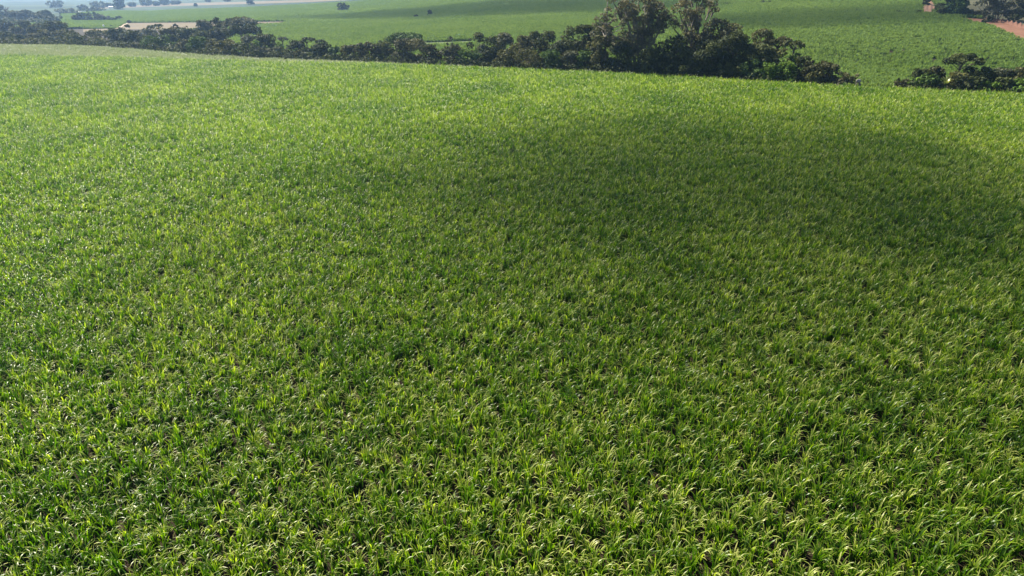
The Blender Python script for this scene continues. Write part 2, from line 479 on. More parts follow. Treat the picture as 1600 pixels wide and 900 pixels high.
def crops():
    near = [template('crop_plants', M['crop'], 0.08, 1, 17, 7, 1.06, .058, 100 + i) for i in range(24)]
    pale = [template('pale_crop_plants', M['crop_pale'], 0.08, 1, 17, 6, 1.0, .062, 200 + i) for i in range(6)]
    x, y = grid_points(-250, 210, 13, 300, .52, .33)
    s = (edge_y(x) - y) * .93
    keep = (s > .4) & (np.abs(x) < .80 * y + 14)
    x, y, s = x[keep], y[keep], s[keep]
    keep = vnoise(x, y, 1.6, 5) + .5 * vnoise(x, y, .9, 6) > .12
    x, y, s = x[keep], y[keep], s[keep]
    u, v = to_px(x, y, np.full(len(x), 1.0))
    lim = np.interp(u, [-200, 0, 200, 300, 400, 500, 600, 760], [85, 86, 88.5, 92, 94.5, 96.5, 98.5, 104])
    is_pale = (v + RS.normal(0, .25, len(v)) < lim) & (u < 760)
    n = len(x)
    z = h(x, y)
    hs = .78 + .16 * vnoise(x, y, 9, 8) + .26 * vnoise(x, y, 1.3, 9) + RS.normal(0, .08, n)
    rot = np.stack([RS.normal(0, .05, n), RS.normal(0, .05, n), RS.uniform(0, 6.283, n)], 1)
    scl = np.stack([np.full(n, 1.0), np.full(n, 1.0), hs], 1)
    P = np.stack([x, y, z], 1)
    k = ~is_pale
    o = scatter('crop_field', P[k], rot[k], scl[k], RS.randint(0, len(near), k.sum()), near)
    tag(o, 'lush green field of knee-high arching crop leaves filling the foreground', 'crop', None, 'stuff')
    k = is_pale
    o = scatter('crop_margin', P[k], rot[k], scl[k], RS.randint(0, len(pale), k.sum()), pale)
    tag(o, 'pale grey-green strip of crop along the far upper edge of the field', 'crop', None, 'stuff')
    print('near crop patches', n)
    # far slope: coarser patches, each a few metres wide
    far = [template('far_crop_plants', M['crop_far'], 2.4, 14, 7, 3, 1.0, .15, 300 + i) for i in range(8)]
    x, y = grid_points(-420, 420, 130, 760, 2.0)
    s = (y - edge_y(x)) * .93
    z = h(x, y)
    u, v = to_px(x, y, z)
    keep = (s > np.where(u > 1325, 13, 34)) & (u > -120) & (u < 1720) & (v > -45) & ~((u < 200) & (v < 13)) & ~((u < 560) & (v < np.interp(u, [200, 280, 400, 480, 545], [8.5, 5.2, 2.2, 0, -4])))
    keep &= ~((u < 290) & (v > 45)) & ~((u < 97) & (v < 36) & (v > 14))
    keep &= ~((u > 1335) & (u < 1392) & (np.abs(v - np.interp(u, [1335, 1392], [76, 80.5])) < .55))
    for poly in SHEETS: keep &= ~in_poly(u, v, poly)
    x, y, z = x[keep], y[keep], z[keep]
    n = len(x)
    hs = .7 + .5 * vnoise(x, y, 16, 18) + RS.normal(0, .06, n)
    rot = np.stack([np.zeros(n), np.zeros(n), RS.uniform(0, 6.283, n)], 1)
    o = scatter('far_crop_field', np.stack([x, y, z], 1), rot, np.stack([np.ones(n), np.ones(n), hs], 1), RS.randint(0, 8, n), far)
    tag(o, 'green crop covering the far slope beyond the belt of trees', 'crop', None, 'stuff')
    print('far crop patches', n)
crops()

# ------------------------------------------------------------------ trees
def base_at(u, ytop, s):
    """ground point s metres beyond the field edge in the column u"""
    vm = .5 * (ytop + float(np.interp(u, [p[0] for p in EDGE_PX], [p[1] for p in EDGE_PX])))
    a, b, c = ray(u, vm)
    k = a / b
    ys = np.arange(60, 1500, .5)
    ss = (ys - edge_y(k * ys)) * .93
    i = int(np.argmax(ss > s))
    y = float(ys[i]); x = k * y
    return x, y, float(h(x, y))

def leaves(V, F, T, C, r, n, size, tint, rs, flat=1.0, up=.35):
    d = rs.normal(size=(n, 3)); d[:, 2] += up
    d /= np.linalg.norm(d, axis=1)[:, None]
    rad = r * rs.uniform(.45, 1.08, n) ** .6
    P = C + d * rad[:, None] * np.array([1, 1, flat])
    nr = d * .8 + rs.normal(size=(n, 3)) * .6; nr[:, 2] += .25
    nr /= np.linalg.norm(nr, axis=1)[:, None]
    t1 = np.cross(nr, rs.normal(size=(n, 3))); t1 /= np.linalg.norm(t1, axis=1)[:, None]
    t2 = np.cross(nr, t1)
    sz = size * rs.uniform(.6, 1.35, n)[:, None]
    q = np.stack([P - t1 * sz, P - t2 * sz * .55, P + t1 * sz, P + t2 * sz * .55], 1).reshape(-1, 3)
    b = sum(len(v) for v in V)
    V.append(q)
    F.append(np.arange(n * 4).reshape(n, 4) + b)
    T.append(np.repeat(np.clip(tint + rs.normal(0, .14, n), 0, 1), 4))

def tree(name, x, y, z, H, W, kind, mat, label, seed, group=None, leaf=.36, cat='tree', dens=1.0):
    rs = np.random.RandomState(seed); rr = random.Random(seed)
    root = empty(name, (x, y, z), label, cat, group)
    V, F, T = [], [], []
    wood = MB()
    rad = W / 2 * 1.12
    lobes = []
    if kind == 'round' or kind == 'shrub':
        lo, hi = (.04, 1.0) if kind == 'round' else (.05, 1.0)
        n = int(np.clip(12 + W * 1.5, 12, 26))
        for i in range(n):
            f = i / (n - 1)
            zz = lo + (hi - lo) * ((.10 + .82 * rr.random() ** .75) if i % 3 else rr.uniform(.05, .35))
            prof = math.sqrt(max(.12, 1 - ((zz - .52) / .56) ** 2))
            a = 2.399 * i + rr.uniform(-.4, .4)
            d = rad * prof * (.25 + .55 * rr.random() ** .6)
            r = min(rad, H * .5) * rr.uniform(.34, .52)
            lobes.append((np.array([math.cos(a) * d, math.sin(a) * d, min(H * zz, H - r * .8)]), r, .78))
        lobes.append((np.array([0, 0, H - rad * .34]), min(rad, H * .5) * .42, .8))
        th = H * .3
    elif kind == 'umbrella':
        n = int(np.clip(7 + W * .8, 8, 16))
        ch = min(H * .42, W * .42)
        for i in range(n):
            a = 2.399 * i + rr.uniform(-.4, .4)
            d = rad * (.15 + .66 * math.sqrt((i + .5) / n))
            r = rad * rr.uniform(.22, .34)
            zz = H - r * .6 - ch * (.12 + .55 * (d / rad) ** 2) * rr.uniform(.5, 1.2)
            lobes.append((np.array([math.cos(a) * d, math.sin(a) * d, zz]), r, .6))
        th = H - ch * 1.25
    elif kind == 'gum':
        ns = 4
        stems = []
        for q in range(ns):
            off = np.array([(q - 1.5) * .02 * H + rr.gauss(0, .1), rr.gauss(0, .3), 0])
            topp = np.array([(q - 1.5) / 1.5 * rad * .72 + rr.gauss(0, rad * .08), rr.gauss(0, rad * .4), H * (rr.uniform(.80, .90) if q in (0, 3) else rr.uniform(.92, .97))])
            knee = off * 1.5 + (topp - off) * np.array([.3, .3, .5])
            stems.append((off, knee, topp))
            for i in range(int(11 + W * .55)):
                f = .30 + .70 * rr.random() ** .8
                p = (off + (knee - off) * (f / .5)) if f < .5 else knee + (topp - knee) * ((f - .5) / .5)
                w = rad * (.40 - .16 * f)
                C = p + np.array([rr.gauss(0, w), rr.gauss(0, w), rr.gauss(0, H * .03)])
                r = rad * rr.uniform(.13, .25)
                C[2] = min(C[2], H - r * .6)
                lobes.append((C, r, .8))
        th = H * .32
    elif kind == 'sparse':
        n = 24
        for i in range(n):
            a = 2.399 * i
            zz = .3 + .7 * rr.random()
            d = rad * rr.uniform(.1, .85)
            lobes.append((np.array([math.cos(a) * d, math.sin(a) * d, H * zz]), rad * rr.uniform(.13, .24), .7))
        th = H * .4
    if kind == 'bare':
        th = H * .45; lobes = [(np.array([math.cos(2.4 * i) * rad * rr.uniform(.3, .9), math.sin(2.4 * i) * rad * .6, H * rr.uniform(.7, 1)]), rad * .1, 1) for i in range(9)]
    # wood
    tr = max(.10, H * (.018 if kind in ('gum', 'sparse') else .024))
    lean = np.array([rr.gauss(0, .04) * H, rr.gauss(0, .02) * H, 0])
    fork = np.array([0, 0, th]) + lean
    if kind == 'gum':
        for off, knee, topp in stems:
            wood.tube([tuple(off * .5 - np.array([0, 0, .4])), tuple(off + (knee - off) * .4), tuple(knee), tuple(topp)], [tr * 1.0, tr * .75, tr * .55, tr * .12])
    else:
        wood.tube([(0, 0, -.4), tuple(fork * .5), tuple(fork)], [tr * 1.2, tr * .9, tr * .8])
        if kind in ('sparse',):
            wood.tube([tuple(fork), tuple(fork + (0, 0, (H - th) * .5)), (lean[0] * 1.5, lean[1], H * .95)], [tr * .8, tr * .5, tr * .12])
    for i, (C, r, fl) in enumerate(lobes):
        st = fork if kind != 'gum' else np.array([C[0] * .7, C[1] * .7, max(th, C[2] - r * 2.2)])
        if kind == 'sparse': st = fork + np.array([0, 0, max(0, C[2] - th - r * 2)])
        mid = st * .5 + C * .5 + np.array([rr.gauss(0, .06) * rad, rr.gauss(0, .06) * rad, .1 * abs(C[2] - st[2])])
        wood.tube([tuple(st), tuple(mid), tuple(C)], [tr * .5, tr * .3, tr * .08], 5)
        if kind == 'bare':
            for q in range(3):
                e = C + np.array([rr.gauss(0, rad * .25), rr.gauss(0, rad * .2), rr.uniform(.1, .3) * rad])
                wood.tube([tuple(mid), tuple(e)], [tr * .2, tr * .05], 4)
        if mat:
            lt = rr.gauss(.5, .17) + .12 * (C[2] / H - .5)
            k = dens * (1.0 if kind in ('round', 'shrub', 'umbrella') else .75 if kind == 'sparse' else .85)
            nl = int(np.clip(k * 7.5 * r * r / (leaf * leaf), 14, 520))
            leaves(V, F, T, C, r, nl, leaf, lt, rs, fl)
    if kind in ('round', 'shrub'):                    # stray sprays that roughen the outline
        for i in range(10):
            a = rr.random() * 6.283; e = rr.uniform(.1, 1.3)
            C = np.array([math.cos(a) * math.cos(e) * rad * .95, math.sin(a) * math.cos(e) * rad * .95, H * .5 + math.sin(e) * H * .5])
            leaves(V, F, T, C, rad * .16, int(18 * dens), leaf * .8, rr.gauss(.5, .15), rs, .8)
    wood.build('trunk', M['bark_light' if name == 'eucalyptus' and kind == 'sparse' else 'bark_pale' if kind in ('gum', 'sparse') else 'twig' if kind == 'bare' else 'bark'], root)
    if V:
        add_mesh('crown', np.vstack(V), np.vstack(F), M[mat], root, {'tint': np.concatenate(T)})
    return root

SEED = [1000]
def belt(u, ytop, wpx, s, kind, mat, name, label, group='trees of the belt beyond the field', **kw):
    x, y, z = base_at(u, ytop, s)
    a, b, c = ray(u, ytop)
    t = y / b
    H = CAM_H + c * t - z
    W = wpx * t / FPX
    SEED[0] += 1
    tree(name, x, y, z, max(H, 1.2), W, kind, mat, label, SEED[0], group, leaf=kw.pop('leaf', max(.30, .0017 * t)), **kw)

TREES = [
 # left end, hazy woodland in the valley: u, top, width, metres beyond edge, kind, foliage, name, label
 (3, 8, 20, 250, 'round', 'grey', 'tall_tree', 'tall hazy tree cut by the left edge of the photo'),
 (16, 8, 13, 235, 'bare', None, 'bare_tree', 'bare crooked tree sticking out above the hazy woodland at far left'),
 (30, 17, 26, 230, 'round', 'grey', 'woodland_tree', 'hazy blue-grey rounded tree just beyond the bare crooked tree'),
 (47, 16, 20, 235, 'round', 'brown', 'woodland_tree', 'hazy brownish tree in the middle of the far left woodland'),
 (62, 20, 22, 220, 'round', 'grey', 'woodland_tree', 'low hazy grey tree between two taller ones in the far left woodland'),
 (75, 16, 19, 230, 'round', 'dark', 'woodland_tree', 'peaked dark hazy tree near the end of the far left woodland'),
 (86, 24, 25, 220, 'shrub', 'dark', 'woodland_tree', 'low dark tree closing the far left woodland beside the pale green field'),
 (4, 31, 18, 100, 'round', 'dark', 'broad_tree', 'dark tree against the left edge of the photo in the second row'),
 (13, 34, 18, 95, 'round', 'brown', 'broad_tree', 'brownish tree second from the left edge in the second row'),
 (40, 32, 17, 90, 'round', 'dark', 'upright_tree', 'dark upright tree in front of the pale green field at far left'),
 (25, 41, 26, 70, 'round', 'grey', 'broad_tree', 'grey-green tree lower than the dark upright tree next to it'),
 (60, 38, 24, 75, 'round', 'olive', 'broad_tree', 'olive tree between the dark upright tree and the big round one'),
 (90, 32, 36, 70, 'round', 'dark', 'round_tree', 'big round dark tree standing before the pale green field at left'),
 (72, 46, 24, 50, 'round', 'olive', 'broad_tree', 'olive tree at the foot of the big round dark tree'),
 (8, 50, 28, 32, 'round', 'dark', 'broad_tree', 'dark front-row tree at the very left end of the belt'),
 (9, 60, 24, 10, 'shrub', 'brown', 'shrub', 'brown-grey shrub on the field edge in the left corner'),
 (29, 55, 24, 22, 'round', 'dark', 'broad_tree', 'dark front-row tree second from the left end of the belt'),
 (44, 60, 36, 9, 'shrub', 'olive', 'shrub', 'wide low olive shrub along the crest near the left end'),
 (54, 52, 30, 30, 'round', 'brown', 'broad_tree', 'brown-grey tree rising behind the wide low olive shrub'),
 (72, 58, 24, 14, 'shrub', 'dark', 'shrub', 'dark shrub next to the wide low olive shrub on the crest'),
 (84, 56, 22, 22, 'round', 'grey', 'broad_tree', 'greyish tree just below the big round dark tree'),
 (104, 47, 34, 55, 'round', 'olive', 'broad_tree', 'olive crown behind the broad dark tree left of the stubble patch'),
 (114, 53, 42, 16, 'round', 'dark', 'broad_tree', 'broad dark bluish tree on the crest in front of the stubble patch'),
 (150, 60, 46, 8, 'shrub', 'grey', 'shrub', 'grey-green spreading shrub on the crest below the stubble patch'),
 (155, 47, 40, 45, 'round', 'olive', 'broad_tree', 'olive-topped tree just behind the grey-green spreading shrub'),
 (186, 44, 36, 40, 'round', 'dark', 'broad_tree', 'dark tree under the end of the diagonal dirt track'),
 (206, 48, 40, 26, 'round', 'dark', 'broad_tree', 'broad dark tree in front of the stubble field'),
 (204, 39, 10, 60, 'sparse', 'dark', 'thin_tree', 'thin dark treetop poking up into the stubble field'),
 (239, 39, 12, 62, 'umbrella', 'dark', 'feathery_tree', 'feathery little treetop against the stubble field, the left one of a pair'),
 (251, 37, 12, 64, 'umbrella', 'dark', 'feathery_tree', 'flat feathery treetop against the stubble field, the right one of a pair'),
 (243, 44, 50, 48, 'round', 'grey', 'broad_tree', 'wide grey-green tree below the pair of feathery treetops'),
 (268, 43, 34, 42, 'round', 'brown', 'broad_tree', 'brownish tree below the small upright tree at the stubble field'),
 (187, 65, 20, 6, 'shrub', 'dark', 'shrub', 'small dark shrub on the crest left of the great round bush'),
 (206, 68, 24, 5, 'shrub', 'olive', 'shrub', 'low olive shrub touching the great round bush on the crest'),
 (250, 55, 56, 9, 'shrub', 'green', 'round_bush', 'great round dark green bush on the crest of the field'),
 (278, 37, 9, 60, 'round', 'dark', 'upright_tree', 'small upright dark tree against the right part of the stubble field'),
 (292, 43, 44, 44, 'round', 'dark', 'broad_tree', 'dark bluish tree between the stubble field and the front shrubs'),
 (322, 31, 25, 62, 'round', 'grey', 'round_tree', 'grey round tree at the right end of the stubble field'),
 (341, 27, 17, 66, 'round', 'dark', 'upright_tree', 'dark upright round-headed tree next to the wide flat crown'),
 (378, 24, 52, 66, 'umbrella', 'grey', 'flat_tree', 'wide flat-topped grey crown, the highest at the left of the belt'),
 (384, 35, 54, 44, 'umbrella', 'dark', 'flat_tree', 'wide domed dark crown just under the highest flat-topped crown'),
 (350, 36, 20, 54, 'round', 'olive', 'broad_tree', 'pale olive tree squeezed between the dark round head and wide domes'),
 (345, 44, 30, 40, 'round', 'grey', 'broad_tree', 'grey tree below the dark upright round-headed tree'),
 (318, 48, 32, 34, 'round', 'dark', 'broad_tree', 'dark tree below the grey round tree at the stubble end'),
 (289, 61, 24, 10, 'shrub', 'brown', 'shrub', 'brown shrub on the field edge just right of the great round bush'),
 (309, 58, 34, 9, 'shrub', 'green', 'shrub', 'dark green rounded shrub on the field edge, second after the great bush'),
 (333, 61, 24, 10, 'shrub', 'olive', 'shrub', 'olive-topped shrub on the field edge, third after the great bush'),
 (352, 62, 36, 8, 'shrub', 'olive', 'shrub', 'olive rounded shrub on the field edge below the grey tree'),
 (384, 67, 42, 6, 'shrub', 'dark', 'shrub', 'dark wide shrub on the field edge below the domed crown'),
 (390, 55, 28, 24, 'round', 'grey', 'broad_tree', 'grey-green tree just below the wide domed dark crown'),
 (416, 53, 31, 20, 'round', 'dark', 'round_tree', 'dark round tree right of the wide domed crown'),
 (400, 62, 18, 14, 'round', 'bright', 'small_tree', 'light green small tree left of the dark round tree'),
 (443, 57, 15, 26, 'umbrella', 'grey', 'small_tree', 'small flat-topped tree standing up alone against the green slope'),
 (437, 66, 14, 18, 'shrub', 'bright', 'shrub', 'yellow-green shrub below the small lone flat-topped tree'),
 (410, 73, 26, 6, 'shrub', 'grey', 'shrub', 'grey shrub on the field edge below the dark round tree'),
 (433, 73, 20, 8, 'shrub', 'grey', 'shrub', 'small grey-green shrub below the yellow-green one'),
 (463, 63, 28, 14, 'round', 'dark', 'round_tree', 'dark round tree right of the yellow-green shrub'),
 (482, 57, 20, 22, 'umbrella', 'dark', 'flat_tree', 'flat-topped dark tree with twiggy spikes on its left'),
 (474, 58, 7, 24, 'bare', None, 'bare_sapling', 'bare twiggy sapling beside a flat-topped dark tree'),
 (502, 61, 16, 22, 'umbrella', 'dark', 'flat_tree', 'thin table-shaped crown reaching out over the green slope'),
 (446, 79, 32, 4, 'shrub', 'dark', 'shrub', 'low dark shrub on the field edge below the round dark tree'),
 (467, 79, 16, 4, 'shrub', 'olive', 'shrub', 'small olive shrub at the edge right of the low dark shrub'),
 (486, 73, 30, 7, 'round', 'dark', 'broad_tree', 'dark bushy tree below the flat-topped tree with spikes'),
 (507, 67, 28, 10, 'round', 'dark', 'broad_tree', 'dark bushy tree below the table-shaped crown'),
 (525, 74, 28, 8, 'round', 'green', 'broad_tree', 'dark green tree where the belt is lowest, right of the table-shaped crown'),
 (546, 70, 34, 9, 'round', 'brown', 'broad_tree', 'brownish tree starting the even brown stretch of the belt'),
 (575, 66, 34, 10, 'round', 'brown', 'broad_tree', 'brown tree in the middle of the even brown stretch'),
 (600, 64, 30, 12, 'round', 'dark', 'broad_tree', 'dark tree left of the wide green dome'),
 (634, 48, 58, 24, 'umbrella', 'green', 'dome_tree', 'wide green domed tree rising above the brown trees'),
 (640, 60, 54, 10, 'round', 'brown', 'broad_tree', 'wide brown-grey tree right in front of the green dome'),
 (673, 69, 30, 8, 'round', 'brown', 'broad_tree', 'brown and olive tree right of the green dome'),
 (704, 57, 15, 14, 'round', 'grey', 'pointed_tree', 'small grey tree with a pointed top against the green path'),
 (708, 70, 34, 8, 'round', 'brown', 'broad_tree', 'brown tree below the pointed grey top'),
 (690, 96, 14, 2.0, 'shrub', 'bright', 'small_shrub', 'tiny bright green shrub on the crop edge under brown trees'),
 (732, 77, 38, 6, 'round', 'green', 'broad_tree', 'dark green bush right of the pointed grey top'),
 (746, 50, 28, 20, 'round', 'dark', 'broad_tree', 'dark spiky-topped tree where the belt steps up again'),
 (768, 58, 40, 14, 'round', 'dark', 'broad_tree', 'dark tree behind the left side of the large olive dome'),
 (786, 51, 34, 22, 'round', 'grey', 'broad_tree', 'grey-green treetop above the large olive dome'),
 (815, 55, 34, 17, 'round', 'brown', 'broad_tree', 'brown-grey treetop above the right side of the olive dome'),
 (810, 75, 78, 5, 'shrub', 'olive', 'dome_bush', 'large olive-dark domed bush on the edge of the crop'),
 (833, 49, 34, 24, 'round', 'dark', 'broad_tree', 'dark treetop right of the brown-grey one above the olive dome'),
 (856, 48, 36, 22, 'round', 'dark', 'broad_tree', 'dark treetop above the green front bush'),
 (890, 41, 34, 22, 'round', 'dark', 'broad_tree', 'dark tree left of the climbing brown crowns near the eucalyptus'),
 (913, 38, 34, 20, 'round', 'dark', 'broad_tree', 'dark tree just left of the thin leaning eucalyptus, the upper one'),
 (938, 33, 34, 22, 'round', 'dark', 'broad_tree', 'dark crown behind the thin eucalyptus trunk'),
 (864, 78, 38, 5, 'shrub', 'green', 'shrub', 'green bush on the crop edge right of the olive dome'),
 (890, 79, 28, 5, 'shrub', 'grey', 'shrub', 'grey-green bush beside the green one near the eucalyptus'),
 (911, 80, 24, 5, 'shrub', 'green', 'shrub', 'green bush touching the yellow-olive tree'),
 (876, 62, 36, 10, 'round', 'dark', 'broad_tree', 'dark tree behind the green and grey front bushes'),
 (933, 55, 34, 6, 'round', 'olive', 'olive_tree', 'yellow-olive tree at the foot of the thin eucalyptus'),
 (948, -14, 62, 7, 'sparse', 'euc', 'eucalyptus', 'thin sparse eucalyptus with a pale bare trunk and few leaves'),
 (1003, -12, 82, 8, 'gum', 'euc', 'eucalyptus', 'broad many-stemmed eucalyptus, the middle one of the three tall trees'),
 (1088, -16, 66, 14, 'gum', 'euc', 'eucalyptus', 'dense brownish eucalyptus, the last of the three tall trees'),
 (971, 64, 42, 6, 'round', 'dark', 'broad_tree', 'very dark tree filling the gap between the first two eucalyptuses'),
 (1020, 74, 46, 5, 'round', 'dark', 'broad_tree', 'very dark tree at the foot of the many-stemmed eucalyptus'),
 (1000, 86, 40, 3.5, 'shrub', 'dark', 'shrub', 'very dark undergrowth bush around the forked eucalyptus trunks'),
 (1058, 55, 50, 7, 'round', 'dark', 'broad_tree', 'dark glossy tree between the two broad eucalyptuses'),
 (1112, 62, 54, 6, 'round', 'dark', 'broad_tree', 'dark tree below the dense brownish eucalyptus'),
 (1122, 30, 64, 15, 'round', 'brown', 'broad_tree', 'broad reddish-brown crown leaning against the dense eucalyptus'),
 (1148, 48, 50, 8, 'round', 'dark', 'broad_tree', 'dark tree under the broad reddish-brown crown'),
 (1080, 92, 44, 3.5, 'shrub', 'dark', 'shrub', 'dark undergrowth bush below the dense eucalyptus'),
 (1040, 98, 40, 3.5, 'shrub', 'dark', 'shrub', 'dark undergrowth bush below the glossy tree'),
 (1175, 93, 34, 4, 'shrub', 'green', 'shrub', 'dark green bush left of the two bright green ones'),
 (1140, 96, 44, 4, 'shrub', 'dark', 'shrub', 'dark bush on the crop edge under the dark tree'),
 (1187, 44, 36, 14, 'round', 'olive', 'broad_tree', 'olive-brown treetop where the tall part of the belt ends'),
 (1185, 68, 44, 8, 'round', 'dark', 'broad_tree', 'dark tree under the olive-brown treetop'),
 (1212, 54, 40, 12, 'umbrella', 'brown', 'flat_tree', 'flat brown crown right of the olive-brown treetop'),
 (1237, 61, 32, 10, 'umbrella', 'dark', 'flat_tree', 'flat dark crown reaching farthest over the green slope'),
 (1218, 76, 36, 8, 'round', 'olive', 'broad_tree', 'olive tree below the two flat crowns'),
 (1190, 90, 20, 5, 'shrub', 'grey', 'shrub', 'pale grey bush above the bright green ones'),
 (1200, 98, 30, 3, 'shrub', 'bright', 'bright_bush', 'bright yellow-green bush, the left one of two'),
 (1230, 97, 26, 3.5, 'shrub', 'bright', 'bright_bush', 'bright yellow-green bush, the right one of two'),
 (1241, 83, 22, 8, 'round', 'green', 'small_tree', 'light green small tree under the farthest flat crown'),
 (1254, 87, 26, 6, 'round', 'dark', 'broad_tree', 'small dark tree right of the bright green bushes'),
 (1263, 95, 26, 4, 'shrub', 'brown', 'shrub', 'brown layered bush below the small dark tree'),
 (1289, 97, 42, 4, 'shrub', 'brown', 'shrub', 'dark brown rounded bush near the end of the belt'),
 (1272, 110, 22, 2.5, 'shrub', 'olive', 'shrub', 'tan-olive bush left of the dark brown rounded one'),
 (1321, 115, 36, 3, 'sparse', 'brown', 'dry_shrub', 'brown twiggy dry shrub ending the belt beside the pale rock'),
 (1237, 123, 13, 1.5, 'shrub', 'bright', 'small_shrub', 'tiny bright shrub on the crop edge below brown bushes'),
 (1318, 130, 11, 1.4, 'shrub', 'bright', 'small_shrub', 'tiny yellow-green shrub on the crop edge below the dry shrub'),
]
for r_ in TREES: belt(*r_)
TREES_RIGHT = [
 (1504, 80, 54, 7, 'umbrella', 'dark', 'umbrella_tree', 'lone umbrella-shaped dark tree standing above the group by the road side'),
 (1440, 107, 26, 6, 'round', 'dark', 'broad_tree', 'dark bush at the upper left of the separate right-hand group'),
 (1458, 105, 30, 7, 'round', 'brown', 'broad_tree', 'brown feathery bush next to the dark one in the right-hand group'),
 (1432, 122, 24, 3, 'shrub', 'bright', 'shrub', 'yellow-green bush at the left end of the right-hand group'),
 (1411, 124, 28, 4, 'sparse', 'brown', 'dry_shrub', 'dry brown low shrub left of the right-hand group'),
 (1451, 117, 32, 3, 'shrub', 'green', 'shrub', 'dark green bush left of the banana plant'),
 (1513, 104, 20, 8, 'round', 'dark', 'broad_tree', 'small dark bush directly under the umbrella tree'),
 (1537, 105, 32, 6, 'round', 'dark', 'broad_tree', 'dark bush right of the umbrella tree trunk'),
 (1497, 112, 34, 4, 'shrub', 'olive', 'shrub', 'olive bush between the banana plant and the umbrella tree'),
 (1519, 117, 40, 3, 'shrub', 'dark', 'shrub', 'very dark bush below the umbrella tree on the crop edge'),
 (1563, 107, 36, 6, 'round', 'grey', 'broad_tree', 'grey-green bush in the middle right of the right-hand group'),
 (1590, 104, 32, 7, 'round', 'brown', 'broad_tree', 'brown-grey bush at the right edge of the photo'),
 (1545, 127, 34, 2.5, 'shrub', 'bright', 'bright_bush', 'bright green bush on the crop edge below the grey-green one'),
 (1587, 123, 40, 2.5, 'shrub', 'bright', 'bright_bush', 'bright green bush on the crop edge at the right border'),
 (1566, 120, 30, 3.5, 'shrub', 'dark', 'shrub', 'dark bush between the two bright green bushes'),
 (1620, 112, 40, 4, 'shrub', 'dark', 'shrub', 'dark bush cut off by the right edge of the photo'),
]
for r_ in TREES_RIGHT: belt(*r_, group='trees of the small group beside the belt')

def far_tree(u, vbase, vtop, wpx, kind, mat, name, label, group, **kw):
    x, y, z, t = far_hit(u, vbase)
    H = (vbase - vtop) * t / FPX * 1.03
    SEED[0] += 1
    tree(name, x, y, z, H, wpx * t / FPX, kind, mat, label, SEED[0], group, leaf=max(.3, .0016 * t), **kw)

